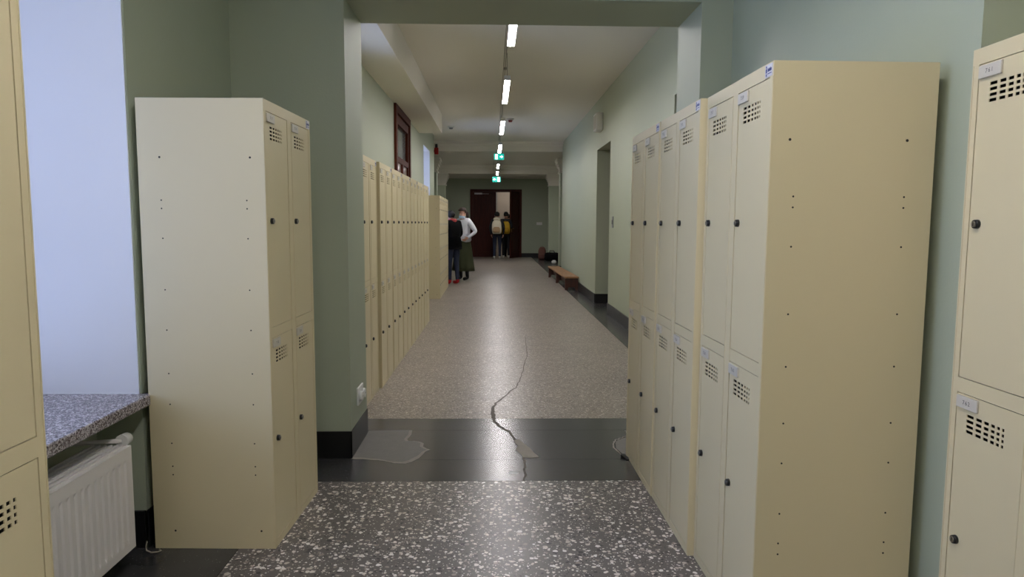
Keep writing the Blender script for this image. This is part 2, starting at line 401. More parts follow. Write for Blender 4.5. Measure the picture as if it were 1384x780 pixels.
# baseboards
BB = .155
def base(name, rects, label):
    return struct(boxes(name, [(a, b, c, d, 0, BB) for a, b, c, d in rects], BLACK), label, 'baseboard')
base('baseboard_pier_left', [(-1.42, -.802, 3.772, 3.78), (-.808, -.802, 3.772, 4.255)], 'black baseboard around the left pier')
base('baseboard_left_near', [(-1.42, -1.408, N1, 3.772), (-1.60, -1.42, N1-.012, N1-.0), (-1.6, -1.59, N0, N1)], 'black baseboard in the radiator niche')
base('baseboard_right', [(XR-.012, XR, 4.25, 5.25), (XR-.012, XR, 6.50, 10.06), (XR-.012, XR, 11.36, 17.25), (XR, 2.0, 11.35, 11.36), (XR-.012, 2.05, 17.25, 17.262)], 'black baseboard along the right corridor wall')
base('baseboard_left', [(XL, XL+.012, 4.25, 16.0)], 'black baseboard along the left corridor wall')
base('baseboard_end', [(-2.45, DX0, Y_END-.012, Y_END), (DX1, 2.65, Y_END-.012, Y_END)], 'black baseboard of the end wall')

# ------------------------------------------------------------------ windows
def window(name, x, y0, y1, z0, z1, m, label, nmull=1):
    """casement set in the outer wall plane at x; frame, mullions, panes"""
    t = bpy.data.objects.new(name, None); COL.objects.link(t); t.location = (x, (y0+y1)/2, z0)
    struct(t, label, 'window')
    hy = (y1-y0)/2; h = z1-z0; fw = .06
    boxes('window_frame', [(-.03, .03, -hy, -hy+fw, 0, h), (-.03, .03, hy-fw, hy, 0, h), (-.03, .03, -hy, hy, 0, fw), (-.03, .03, -hy, hy, h-fw, h)], m, t)
    n = nmull+1; pw = (2*hy-2*fw)/n; zt = h*.68
    for k in range(1, n):
        boxes('mullion', [(-.025, .025, -hy+fw+k*pw-.03, -hy+fw+k*pw+.03, fw, h-fw)], m, t)
    boxes('transom', [(-.026, .026, -hy+fw, hy-fw, zt-.03, zt+.03)], m, t)
    for k in range(n):
        for za, zb in ((fw, zt-.03), (zt+.03, h-fw)):
            boxes('pane', [(-.003, .003, -hy+fw+k*pw+.03, -hy+fw+(k+1)*pw-.03, za, zb)], GLASS, t)
    portal((x-.06, (y0+y1)/2, (z0+z1)/2), (0, -math.pi/2, 0), h, 2*hy)
    return t
w1 = window('window_1', -2.12, N0, N1, .64, 2.974, PLASTIC_W, 'tall white window in the niche above the granite sill')
bm = bmesh.new(); box(bm, -2.08, -1.375, N0+.002, N1+.012, .596, .64)
for v in bm.verts:
    if v.co.y > 2 and v.co.x > -1.5: v.co.y = 2.735
bevel(bm, .004)
sill = obj('window_sill', bm, GRANITE, w1); sill.matrix_parent_inverse = Matrix.Translation(-Vector(w1.location)); sill['label'] = 'speckled granite window sill'
window('window_2', -1.88, 5.45, 6.90, .95, 2.86, PLASTIC_W, 'white window behind the left pier')
window('window_4', -1.88, 13.68, 14.99, .95, 2.865, PLASTIC_W, 'bright daylight window beyond the locker row')
for i, (a, b, c, d) in enumerate((LEFT_OPEN[0], LEFT_OPEN[2])):
    o = boxes('wall_left_reveal', [(-1.93, XL-.004, b-.006, b+.004, c, d), (-1.93, XL-.004, a-.004, a+.006, c, d), (-1.93, XL-.004, a, b, d-.006, d+.004), (-1.93, XL-.004, a, b, c-.004, c+.006)], REVEAL)
    struct(o, ['white reveal of the window behind the pier', 'white sunlit window reveal beyond the locker row'][i], 'window reveal')
# brown interior window
t = bpy.data.objects.new('window_3', None); COL.objects.link(t); t.location = (XL, 10.54, 0); struct(t, 'red-brown wooden interior window above the lockers', 'window')
y0, y1 = -.82, .82
boxes('window_frame', [(-.3, .035, y0, y0+.13, .9, 3.0), (-.3, .035, y1-.13, y1, .9, 3.0), (-.3, .035, y0+.13, y1-.13, 2.88, 3.0), (-.3, .035, y0+.13, y1-.13, .9, 1.0)], WINWOOD, t)
boxes('sash', [(-.06, .015, y0+.13, y0+.22, 1.0, 2.86), (-.06, .015, y1-.22, y1-.13, 1.0, 2.86), (-.06, .015, y0+.22, y1-.22, 2.74, 2.86), (-.06, .015, y0+.22, y1-.22, 2.20, 2.28), (-.06, .015, -.05, .05, 1.0, 2.20)], WINWOOD, t)
boxes('pane', [(-.035, -.028, y0+.22, y1-.22, 2.28, 2.74)], GREYGLASS, t)
for a, b in ((y0+.22, -.05), (.05, y1-.22)): boxes('pane', [(-.02, -.012, a, b, 1.0, 2.20)], PALEPANEL, t)
boxes('back_board', [(-.34, -.30, y0, y1, .9, 3.0)], DOORWOOD, t)

# recessed doors in the right wall
for n, (a, b, c, d) in enumerate(RIGHT_OPEN):
    t = bpy.data.objects.new('door_%d' % (n+1), None); COL.objects.link(t); t.location = (XR, (a+b)/2, 0)
    struct(t, ['brown door hidden in the nearer right recess', 'brown door deep in the farther right recess'][n], 'door')
    hy = (b-a)/2
    boxes('door_frame', [(.30, .36, -hy, -hy+.08, 0, d), (.30, .36, hy-.08, hy, 0, d), (.30, .36, -hy+.08, hy-.08, d-.08, d)], DOORWOOD, t)
    boxes('door_leaf', [(.31, .35, -hy+.08, hy-.08, .005, d-.08)], DOORWOOD, t)
    bm = bmesh.new(); cyl(bm, (.31, hy-.16, 1.05), (.26, hy-.16, 1.05), .01); cyl(bm, (.265, hy-.16, 1.05), (.265, hy-.28, 1.05), .009)
    obj('door_handle', bm, BRASS, t)

# double door at the end
t = bpy.data.objects.new('door_3', None); COL.objects.link(t); t.location = (0, Y_END, 0); struct(t, 'dark brown double door at the corridor end, right leaf open', 'door')
boxes('door_frame', [(DX0, DX0+.10, -.06, .2, 0, DZ), (DX1-.10, DX1, -.06, .2, 0, DZ), (DX0+.10, DX1-.10, -.06, .2, DZ-.10, DZ)], DOORWOOD, t)
def leaf(name, wd, mirrored):
    bm = bmesh.new(); H = DZ-.105
    st = .12
    for r in ((0, st, .005, H), (wd-st, wd, .005, H), (st, wd-st, .005, .2), (st, wd-st, H-.12, H), (st, wd-st, .72, .84), (st, wd-st, 1.2, 1.3)):
        box(bm, r[0], r[1], -.025, .025, r[2], r[3])
    box(bm, st, wd-st, -.012, .012, .2, H-.12)
    for za, zb in ((.26, .66), (.90, 1.14), (1.38, H-.2)):
        box(bm, st+.06, wd-st-.06, -.02, .02, za, zb)
    return obj(name, bm, DOORWOOD, t)
lw = (DX1-DX0-.20)/2
l1 = leaf('door_leaf', lw, False); l1.location = (DX0+.10, .03, 0)
l2 = leaf('door_leaf', lw, True); l2.location = (DX1-.10, -.06, 0); l2.rotation_euler = (0, 0, math.pi+math.radians(66))
bm = bmesh.new(); box(bm, lw-.10, lw-.05, -.03, .03, 1.0, 1.2); cyl(bm, (lw-.075, -.08, 1.12), (lw-.075, .08, 1.12), .01); cyl(bm, (lw-.075, -.075, 1.12), (lw-.19, -.075, 1.12), .01); cyl(bm, (lw-.075, .075, 1.12), (lw-.19, .075, 1.12), .01)
hd = mesh('door_handle', bm, BRASS); link('door_handle', hd, l2); link('door_handle', hd, l1)
bm = bmesh.new(); box(bm, .06, .36, -.10, -.03, DZ-.20, DZ-.14); box(bm, .36, .62, -.07, -.055, DZ-.185, DZ-.17)
dc = mesh('door_closer', bm, ALU); link('door_closer', dc, l1)
l3 = boxes('glass_strip', [(lw-.005, lw+.05, -.01, .01, .3, DZ-.12)], GOLDGLASS, l1)

# ------------------------------------------------------------------ lockers
LW, LH, LD = .60, 1.80, .49
ST = .025; DW = .25; MU = .05
ZU = (.905, 1.757); ZL = (.030, .864)
SLOTS = [(.044, .027), (.080, .022), (.110, .018), (.136, .014), (.157, .011), (.175, .008)]
def make_door(h):
    """flush sheet door, origin at its lower left front; slots cut through under the number plate"""
    bm = bmesh.new(); g = .0022
    xs = [g]; zs = [g]
    for a, wd in SLOTS: xs += [a, a+wd]
    xs.append(DW-g)
    rows = [h-.054-.0145*k for k in range(4)]
    for r in reversed(rows): zs += [r-.0084, r]
    zs.append(h-g)
    V = {}
    for i, x in enumerate(xs):
        for j, z in enumerate(zs): V[i, j] = bm.verts.new((x, 0, z))
    for i in range(len(xs)-1):
        for j in range(len(zs)-1):
            if i % 2 == 1 and j % 2 == 1: continue
            bm.faces.new((V[i, j], V[i+1, j], V[i+1, j+1], V[i, j+1]))
    gg = bmesh.ops.extrude_face_region(bm, geom=list(bm.faces))
    for v in gg['geom']:
        if isinstance(v, bmesh.types.BMVert): v.co.y += .0025
    return mesh('door', bm, LOCKER)
DOOR_U = make_door(ZU[1]-ZU[0]); DOOR_L = make_door(ZL[1]-ZL[0])
bm = bmesh.new()
cyl(bm, (0, 0, 0), (0, -.010, 0), .0125, .0115, 16, 0); cyl(bm, (0, -.010, 0), (0, -.013, 0), .0085, .008, 14, 1)
box(bm, -.001, .001, -.0136, -.0128, -.005, .005, 0)
LOCK = mesh('lock', bm, [LOCK_BLACK, CHROME])
bm = bmesh.new(); cyl(bm, (0, 0, 0), (0, -.006, 0), .010, .009, 14, 0); box(bm, -.001, .001, -.0068, -.0058, -.005, .005, 1)
LOCK_S = mesh('lock', bm, [CHROME, LOCK_BLACK])
# locker carcass (sheet steel box) and front frame
bm = bmesh.new(); hw = LW/2; tk = .004
box(bm, -hw, -hw+tk, 0.02, LD, 0, LH); box(bm, hw-tk, hw, 0.02, LD, 0, LH)
box(bm, -hw+tk, hw-tk, 0.02, LD, LH-tk, LH); box(bm, -hw+tk, hw-tk, 0.02, LD, .012, .016)
box(bm, -hw+tk, hw-tk, LD-tk, LD, 0, LH-tk)
BODY = mesh('body', bm, LOCKER)
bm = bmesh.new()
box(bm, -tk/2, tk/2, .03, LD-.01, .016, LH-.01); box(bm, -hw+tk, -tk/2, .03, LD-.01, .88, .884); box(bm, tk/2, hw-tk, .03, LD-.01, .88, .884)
for sx in (-1, 1): box(bm, min(sx*(hw-.006), sx*(hw-.005)), max(sx*(hw-.006), sx*(hw-.005)), .025, LD-.01, .02, LH-.01)  # dark liner sheets, added so the vent slots look shaded
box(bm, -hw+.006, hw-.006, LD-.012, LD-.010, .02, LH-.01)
INNER = mesh('shelf_and_shade_liner', bm, LOCKER_SHADE)
bm = bmesh.new()
box(bm, -hw, -hw+ST, -.001, .02, 0, LH); box(bm, hw-ST, hw, -.001, .02, 0, LH); box(bm, -MU/2, MU/2, -.001, .02, ZL[0], ZU[1])
for a, b in ((ZU[1], LH), (0, ZL[0])): box(bm, -hw+ST, hw-ST, -.001, .02, a, b)
for xa, xb in ((-hw+ST, -MU/2), (MU/2, hw-ST)): box(bm, xa, xb, -.001, .02, ZL[1], ZU[0])
# rolled lips beside each column
for xa in (-hw+.003, -MU/2-.0015, MU/2-.0015, hw-.006): box(bm, xa, xa+.003, -.0024, -.001, .01, ZU[1])
FRAME = mesh('front_frame', bm, LOCKER)
# sticker on the top rail: emblem and lettering bar, too small to read
bm = bmesh.new()
box(bm, 0, .052, -.0022, -.001, 0, .036, 0)
cyl(bm, (.010, -.0022, .030), (.010, -.0027, .030), .0036, seg=12, mi=1)
box(bm, .005, .015, -.0027, -.0022, .013, .025, 1); cyl(bm, (.010, -.0022, .007), (.010, -.0027, .007), .0042, seg=12, mi=1)
for k, (a, h) in enumerate(((.0195, .010), (.0245, .007), (.0295, .010), (.034, .007), (.0385, .010), (.0435, .007))):
    box(bm, a, a+.0036, -.0027, -.0022, .016, .016+h, 1)
box(bm, .0195, .047, -.0027, -.0022, .0155, .018, 1); box(bm, .0195, .047, -.0027, -.0022, .008, .0105, 1)
STICK = mesh('logo_sticker', bm, [STICKER, STICKER_BLUE])
# rivets in the side panels
bm = bmesh.new()
RZ = [1.575, 1.41, 1.378, 1.262, 1.06, .90, .725, .60, .44, .345, .31, .075]
for s in (-1, 1):
    for k, z in enumerate(RZ):
        for y, dz in ((.055 if k in (0, 11) else .072, 0), (.405, 0)):
            r = .0042 if k in (0, 11) else .003
            cyl(bm, (s*(hw-.0002), y, z), (s*(hw+.0008), y, z), r, seg=8)
RIVET = mesh('rivets', bm, HOLE)
# digits for the number plates
DIG = {}
for ch in '0123456789':
    c = bpy.data.curves.new('digit', 'FONT'); c.body = ch; c.size = 1; c.align_x = 'CENTER'; c.resolution_u = 2
    o = bpy.data.objects.new('digit', c); me = bpy.data.meshes.new_from_object(o)
    DIG[ch] = ([v.co.copy() for v in me.vertices], [list(p.vertices) for p in me.polygons])
    bpy.data.objects.remove(o); bpy.data.curves.remove(c); bpy.data.meshes.remove(me)
def plate_mesh(num):
    bm = bmesh.new(); box(bm, 0, .082, -.0065, 0, 0, .034, 0)
    bmesh.ops.bevel(bm, geom=list(bm.edges), offset=.0012, segments=1, affect='EDGES')
    size = .0165
    for i, ch in enumerate(str(num)):
        vs, fs = DIG[ch]; V = [bm.verts.new((.041+(i-1)*.0105+v.x*size, -.0069, .0115+v.y*size)) for v in vs]
        for f in fs:
            F = bm.faces.new([V[k] for k in f]); F.material_index = 1
    return mesh('number_plate', bm, [PLATE, PLATE_INK], recalc=False)
# four-tier variant: four short doors in each column
TIERS = [(.030, .452), (.480, .897), (.925, 1.327), (1.355, 1.757)]
DOOR_S = [make_door(b-a) for a, b in TIERS]
bm = bmesh.new()
box(bm, -hw, -hw+ST, -.001, .02, 0, LH); box(bm, hw-ST, hw, -.001, .02, 0, LH); box(bm, -MU/2, MU/2, -.001, .02, TIERS[0][0], TIERS[3][1])
for a, b in ((TIERS[3][1], LH), (0, TIERS[0][0])): box(bm, -hw+ST, hw-ST, -.001, .02, a, b)
for k in range(3):
    for xa, xb in ((-hw+ST, -MU/2), (MU/2, hw-ST)): box(bm, xa, xb, -.001, .02, TIERS[k][1], TIERS[k+1][0])
FRAME4 = mesh('front_frame', bm, LOCKER)
def make_box_locker(label, front_x, y_near, rot, n0, group):
    rz = math.pi/2 + rot; c = Matrix.Rotation(rz, 3, 'Z') @ Vector((-LW/2, 0, 0))
    t = thing('box_locker', label, 'locker', (front_x-c.x, y_near-c.y, 0), rz, group)
    link('body', BODY, t); link('shelf_and_shade_liner', INNER, t); link('front_frame', FRAME4, t)
    rv_ = link('rivets', RIVET, t); rv_['kind'] = 'stuff'
    link('logo_sticker', STICK, t, (LW/2-.060, 0, LH-.040))
    for x0 in (-hw+ST, MU/2):
        for me, (za, zb) in zip(DOOR_S, TIERS):
            d = link('door', me, t, (x0, 0, za))
            link('lock', LOCK_S, d, (.034, 0, (zb-za)/2))
            link('number_plate', plate_mesh(n0), d, (.006, 0, zb-za-.040)); n0 += 1
    return t
def make_locker(label, front_x, y_near, side, rot, nums, group, tilt=0.0):
    """side +1: on the left, facing +x; side -1: on the right, facing -x. (front_x, y_near) is the near front corner"""
    rz = side*math.pi/2 + rot
    R = Matrix.Rotation(rz, 3, 'Z')
    c = R @ Vector((-LW/2*side, 0, 0))          # near corner in the locker's own frame
    t = thing('locker', label, 'locker', (front_x-c.x, y_near-c.y, 0), rz, group)
    if tilt: t.rotation_euler = (R.to_4x4() @ Matrix.Rotation(tilt, 4, 'X')).to_euler()
    link('body', BODY, t); link('shelf_and_shade_liner', INNER, t); link('front_frame', FRAME, t)
    rv_ = link('rivets', RIVET, t); rv_['kind'] = 'stuff'; link('logo_sticker', STICK, t, (LW/2-.060, 0, LH-.040))
    k = 0
    for x0 in (-hw+ST, MU/2):
        for me, (za, zb) in ((DOOR_U, ZU), (DOOR_L, ZL)):
            d = link('door', me, t, (x0, 0, za))
            link('lock', LOCK, d, (.034, 0, (zb-za)/2)); 
            link('number_plate', plate_mesh(nums[k]), d, (.006, 0, zb-za-.040)); k += 1
    return t
P4 = lambda a: [a, a+1, a+2, a+3]
# left side
make_locker('beige steel locker cut off by the left edge of the photo', -.90, .757, 1, 0, P4(721), 'near lockers')
make_locker('freestanding beige locker beside the radiator, pale end panel facing the camera', -.8914, 2.6956, 1, -.0276, P4(717), 'near lockers')
# right side
make_locker('beige locker with plates 761 and 762 at the right edge', 1.300, 1.276, -1, 0, P4(761), 'near lockers')
make_locker('nearest locker of the right row, yellowish end panel with rivet holes', .806, 2.007, -1, .0096, P4(757), 'right locker row')
make_locker('middle locker of the three in the right row', .776, 2.612, -1, .0096, P4(753), 'right locker row')
make_locker('farthest locker of the right row, beside the right pier', .766, 3.216, -1, .0096, P4(749), 'right locker row')
# corridor row on the left
make_locker('set-back first locker of the left corridor row, next to the pier', -.925, 4.80, 1, 0, P4(701), 'left corridor locker row')
ORD = ['second', 'third', 'fourth', 'fifth', 'sixth', 'last']
for i in range(6):
    make_locker('%s locker of the left corridor row counted from the pier' % ORD[i], -.905+.0055*i*.63, 5.425+i*.632, 1, -.0055, P4(697-4*i), 'left corridor locker row')
for i in range(4):
    lab = ['near locker of the far left group, its beige end panel towards the camera', 'second locker of the far left group', 'third locker of the far left group',
           'last locker of the far left group, beside the person in black'][i]
    make_box_locker(lab, -.958-.005*i, 11.93+i*.604, .008, 640-8*i, 'far left locker group')

# ------------------------------------------------------------------ radiator
t = thing('radiator', 'white ribbed panel radiator under the granite sill', 'radiator', (-1.365, 1.93, .095))
ya, yb, H = -.56, .60, .395
bm = bmesh.new(); prof = []
n = int((yb-ya-.03)/.0375); y = ya+.015
prof.append((0, ya)); 
for k in range(n):
    for dy, dx in ((0, 0), (.006, -.006), (.0165, -.006), (.0225, 0)): prof.append((dx, y+dy))
    y += .0375
prof.append((0, yb))
zl = [0, .03, .045, H-.06, H-.045, H]
V = [[bm.verts.new((x if 1 < j < 4 else 0, yy, z)) for x, yy in prof] for j, z in enumerate(zl)]
for j in range(5):
    for i in range(len(prof)-1):
        f = bm.faces.new((V[j][i], V[j][i+1], V[j+1][i+1], V[j+1][i])); f.smooth = False
g = bmesh.ops.extrude_face_region(bm, geom=list(bm.faces))
for v in g['geom']:
    if isinstance(v, bmesh.types.BMVert): v.co.x = -.02
obj('front_panel', bm, RAD, t)
boxes('back_panel', [(-.145, -.125, ya, yb, 0, H)], RAD, t)
boxes('side_cover', [(-.145, -.0, yb, yb+.004, .0, H)], RAD, t)
bm = bmesh.new(); box(bm, -.145, -.002, ya, yb, H-.012, H-.002)
for k in range(6): box(bm, -.135+k*.022, -.127+k*.022, ya+.01, yb-.01, H-.002, H+.006)
obj('top_grille', bm, RAD, t)
bm = bmesh.new()
for k in range(17): yy = ya+.03+k*.064; box(bm, -.125, -.02, yy, yy+.002, .03, H-.02)
obj('convector_fins', bm, RAD, t)
bm = bmesh.new(); cyl(bm, (-.03, yb-.005, H+.018), (-.03, yb+.035, H+.018), .024, .022, 16); cyl(bm, (-.03, yb+.035, H+.018), (-.03, yb+.042, H+.018), .018, .014, 16)
obj('valve_knob', bm, PLASTIC_W, t)
bm = bmesh.new(); tube(bm, [(-.03, yb, H+.018), (-.10, yb-.01, H+.016), (-.18, yb-.03, H+.016), (-.225, yb-.03, H+.016)], .009)
obj('valve_pipe', bm, RAD, t)

# ------------------------------------------------------------------ lights
def light_thing(y, z, x, length, label, group):
    t = thing('linear_light', label, 'ceiling light', (x, y, z), math.radians(.35), group)
    bm = bmesh.new(); box(bm, -.035, .035, 0, length, .004, .06); obj('housing', bm, ALU, t)
    bm = bmesh.new(); box(bm, -.030, .030, .01, length-.01, 0, .0038); obj('diffuser', bm, LED, t)
    for yy in (.15, length-.15):
        bm = bmesh.new(); cyl(bm, (0, yy, .06), (0, yy, CEIL-z), .0022, seg=6); obj('suspension_wire', bm, CABLE, t)
    return t
LAB = ['nearest glowing tube light, cut off by the green beam', 'second glowing tube light along the corridor ceiling', 'third glowing tube light along the corridor ceiling',
       'fourth glowing tube light, just before the first exit sign', 'fifth tube light, between the two exit signs', 'farthest small tube light just above the second exit sign']
for k, (ys, ln) in enumerate(((5.02, 1.58), (8.15, 1.55), (11.36, 1.64), (14.78, 1.6), (19.6, 1.45), (22.3, 1.55))):
    light_thing(ys, 2.98, .150-.0045*(ys-6), ln, LAB[k], 'corridor tube lights')
for k, ys in enumerate((.2, -3.2)): light_thing(ys, 2.98, .15, 1.6, ['tube light above the camera in the near hall', 'tube light behind the camera in the near hall'][k], 'near hall tube lights')
bm = bmesh.new()
for a, b in ((4.30, 17.0),):
    tube(bm, [(.145, a, CEIL-.006), (.100, b, CEIL-.006)], .005, 6); tube(bm, [(.120, a, CEIL-.005), (.078, b, CEIL-.005)], .004, 6)
cyl(bm, (.127, 9.05, CEIL-.03), (.127, 9.05, CEIL), .02)
tag(obj('ceiling_conduit', bm, mat('conduit_grey', srgb(160, 154, 142), .5)), 'thin pair of cable conduits running along the ceiling centre', 'conduit')

t = thing('added_room_lamp', 'unseen pendant lamp added to light the room behind the open door', 'lamp', (.9, 28.4, 2.75))  # unseen lamp, added to brighten the room beyond the door
bm = bmesh.new(); bmesh.ops.create_uvsphere(bm, u_segments=20, v_segments=12, radius=.16)
for f in bm.faces: f.smooth = True
obj('globe', bm, LIGHTROOM, t)
bm = bmesh.new(); cyl(bm, (0, 0, .15), (0, 0, CEIL-2.75), .006, seg=8); obj('cord', bm, CABLE, t)
# exit signs
def exit_sign(x, y, z, wd, h, arrow_right, label):
    t = thing('exit_sign', label, 'exit sign', (x, y, z), 0, 'green exit signs')
    bm = bmesh.new(); box(bm, -wd/2, wd/2, 0, .03, -h/2, h/2); obj('sign_box', bm, EXIT_G, t)
    s = -1 if arrow_right else 1
    # door with running figure
    bm = bmesh.new(); cx = s*wd*.25; q = h*.38; yy = (-.003, 0)
    box(bm, cx-q*.55, cx+q*.55, -.002, 0, -q*1.05, q*1.05)
    obj('pictogram', bm, EXIT_W, t)
    bm = bmesh.new()
    cyl(bm, (cx+q*.15, -.004, q*.62), (cx+q*.15, -.002, q*.62), q*.16, seg=10)
    for poly in ([(-.10, .35), (.22, .42), (.12, -.1), (-.15, -.1)], [(-.15, -.1), (.05, -.1), (.30, -.45), (.22, -.85), (.10, -.85), (.12, -.5), (-.1, -.25)], [(-.15, -.05), (-.02, -.15), (-.25, -.6), (-.5, -.6), (-.5, -.48), (-.3, -.45)], [(.2, .4), (.45, .15), (.38, .08), (.12, .28)], [(-.1, .35), (-.4, .2), (-.42, -.05), (-.32, -.05), (-.28, .12), (-.05, .2)]):
        prism(bm, [(cx+a*q, b*q) for a, b in poly], 'y', -.004, -.002)
    obj('running_figure', bm, EXIT_G, t)
    bm = bmesh.new(); ax = -s*wd*.25; d = -s
    prism(bm, [(ax-d*q*.7, -q*.2), (ax, -q*.2), (ax, -q*.65), (ax+d*q*.75, 0), (ax, q*.65), (ax, q*.2), (ax-d*q*.7, q*.2)], 'y', -.003, 0)
    obj('arrow', bm, EXIT_W, t)
    top = (3.10 if y < 20 else CEIL)-z
    bm = bmesh.new()
    for sx in (-wd*.35, wd*.35): cyl(bm, (sx, .015, h/2), (sx, .015, top), .003, seg=6)
    obj('hanger', bm, CABLE, t)
exit_sign(.095, 17.25, 2.975, .25, .15, True, 'nearer green exit sign with arrow pointing right')
exit_sign(.045, 21.6, 2.69, .26, .165, False, 'farther green exit sign with arrow pointing left')

# ------------------------------------------------------------------ wall and ceiling fittings
t = thing('smoke_detector', 'small white smoke detector on the ceiling left of the lights', 'smoke detector', (-.92, 14.5, CEIL))
bm = bmesh.new(); cyl(bm, (0, 0, 0), (0, 0, -.03), .07, .065, 20); obj('base', bm, PLASTIC_W, t)
bm = bmesh.new(); cyl(bm, (0, 0, -.03), (0, 0, -.06), .045, .03, 20); obj('sensor_head', bm, PLASTIC_G, t)
t = thing('smoke_detector', 'small detector with red light right of the third tube light', 'smoke detector', (.29, 13.4, CEIL))
bm = bmesh.new(); cyl(bm, (0, 0, 0), (0, 0, -.03), .07, .065, 20); obj('base', bm, PLASTIC_W, t)
bm = bmesh.new(); cyl(bm, (0, 0, -.03), (0, 0, -.065), .045, .03, 20); obj('sensor_head', bm, mat('dark_red', srgb(120, 40, 36), .4), t)
t = thing('wall_speaker', 'white speaker box high on the right corridor wall', 'speaker', (XR, 10.95, 2.78))
bm = bmesh.new(); box(bm, -.11, 0, -.15, .15, 0, .27); bevel(bm, .012, 2); obj('speaker_box', bm, PLASTIC_W, t)
bm = bmesh.new(); box(bm, -.114, -.11, -.12, .12, .03, .24)
for k in range(9): box(bm, -.117, -.114, -.115, .115, .04+k*.022, .05+k*.022)
obj('grille', bm, mat('speaker_grille', srgb(196, 192, 180), .6), t)
t = thing('wall_plaque', 'small grey plate on the right wall beside the recess', 'wall plate', (XR, 9.73, 1.27))
bm = bmesh.new(); box(bm, -.012, 0, -.05, .05, 0, .16); bevel(bm, .003); obj('plate', bm, PLASTIC_G, t)
bm = bmesh.new(); box(bm, -.018, -.012, -.025, .025, .05, .11); obj('button', bm, mat('dark_button', srgb(70, 72, 74), .4), t)
t = thing('wall_socket', 'white double power socket low on the left pier', 'socket', (-.808, 4.02, .255))
bm = bmesh.new(); box(bm, 0, .012, -.075, .075, 0, .105); bevel(bm, .004, 2); obj('cover', bm, PLASTIC_W, t)
for yy in (-.037, .037):
    bm = bmesh.new(); cyl(bm, (.012, yy, .052), (.030, yy, .052), .030, .027, 18); o = obj('outlet', bm, PLASTIC_W, t)
    bm = bmesh.new(); cyl(bm, (.0298, yy-.009, .052), (.0306, yy-.009, .052), .003, seg=8); cyl(bm, (.0298, yy+.009, .052), (.0306, yy+.009, .052), .003, seg=8); obj('pin_holes', bm, LOCK_BLACK, o)
t = thing('light_switch', 'white switch plate on the end wall right of the door', 'switch', (1.74, Y_END, 1.26))
bm = bmesh.new(); box(bm, -.11, .11, -.015, 0, 0, .11); bevel(bm, .004); obj('plate', bm, PLASTIC_W, t)
for k in range(2):
    bm = bmesh.new(); box(bm, -.095+k*.10, -.005+k*.10, -.021, -.015, .012, .098); obj('rocker', bm, PLASTIC_W, t)
t = thing('fire_alarm_sounder', 'red alarm sounder with black horn high on the left', 'alarm', (-1.47, 17.08, 3.0))
bm = bmesh.new(); box(bm, -.02, .08, -.08, 0, 0, .16); bevel(bm, .01); obj('housing', bm, RED, t)
bm = bmesh.new(); cyl(bm, (.03, -.04, .16), (.03, -.04, .25), .035, .03, 14); obj('strobe', bm, LOCK_BLACK, t)
bm = bmesh.new(); cyl(bm, (-.02, -.04, .08), (-.07, -.04, .08), .03, .05, 14); obj('horn', bm, LOCK_BLACK, t)
# door wedge at the right lockers, cable by the left locker
bm = bmesh.new(); prism(bm, [(0, 0), (.06, 0), (.06, .018), (.0, .004)], 'x', -.012, .012)
o = tag(obj('door_wedge', bm, LOCK_BLACK, loc=(.757, 3.725, 0), rot=(0, 0, math.radians(25))), 'small black rubber wedge on the floor by the right lockers', 'door wedge')
bm = bmesh.new(); tube(bm, [(-1.393, 2.668, .05), (-1.398, 2.668, .03), (-1.395, 2.665, .012), (-1.375, 2.66, .006), (-1.352, 2.668, .004), (-1.342, 2.676, .006), (-1.352, 2.680, .010)], .003, 6)
tag(obj('loose_cable', bm, mat('dusty_cable', srgb(150, 142, 126), .6)), 'short dusty cable end on the floor at the left locker foot', 'cable')

# ------------------------------------------------------------------ bench
t = thing('gym_bench', 'long low wooden bench against the right wall', 'bench', (1.40, 13.5, 0), math.radians(1.3))
bl, bh, bw = 3.4, .275, .27
bm = bmesh.new(); box(bm, -.01, bw, 0, bl, bh-.035, bh); bevel(bm, .006); obj('seat_board', bm, BENCH_TOP, t)
for y in (.06, bl/2-.02, bl-.10):
    bm = bmesh.new(); prism(bm, [(.0, 0), (.05, 0), (.07, .06), (bw-.08, .06), (bw-.06, 0), (bw-.01, 0), (bw-.01, bh-.035), (.0, bh-.035)], 'y', y-.025, y+.03); obj('leg_board', bm, BENCH_DARK, t)
boxes('stretcher', [(bw/2-.02, bw/2+.02, .09, bl-.13, .09, .17)], BENCH_DARK, t)

# ------------------------------------------------------------------ people
SKIN = mat('skin', srgb(196, 150, 128), .5)
HAIR_D = mat('dark_hair', srgb(16, 13, 12), .7, var=.3, scale=40)
HAIR_B = mat('brown_hair', srgb(50, 33, 25), .65, var=.3, scale=40)
JACKET = mat('black_jacket', srgb(11, 11, 12), .9, spec=.15, var=.2, scale=12, bump=.3, bscale=14)
NAVY = mat('navy_jeans', srgb(30, 38, 62), .8, var=.25, scale=10, bump=.2, bscale=20)
DARKCLOTH = mat('dark_clothes', srgb(20, 20, 26), .8, var=.2, scale=12)
SWEATER = mat('white_sweater', srgb(226, 226, 232), .85, var=.06, scale=14, bump=.5, bscale=22)
OLIVE = mat('olive_skirt', srgb(82, 86, 58), .85, var=.15, scale=8)
BOOT = mat('black_boot', srgb(18, 17, 17), .35)
REDSHOE = mat('red_shoe', srgb(178, 24, 30), .45)
WSHOE = mat('white_shoe', srgb(205, 203, 200), .5)
REDTRIM = mat('red_collar', srgb(160, 48, 46), .7)
MASK = mat('surgical_mask', srgb(186, 208, 226), .6)
EYE = mat('eye', srgb(24, 20, 20), .2)
LIP = mat('lip', srgb(160, 92, 86), .5)
CREAM = mat('cream_fabric', srgb(206, 198, 176), .8, var=.1, scale=16)
YELLOW = mat('yellow_fabric', srgb(196, 156, 30), .75, var=.12, scale=14)
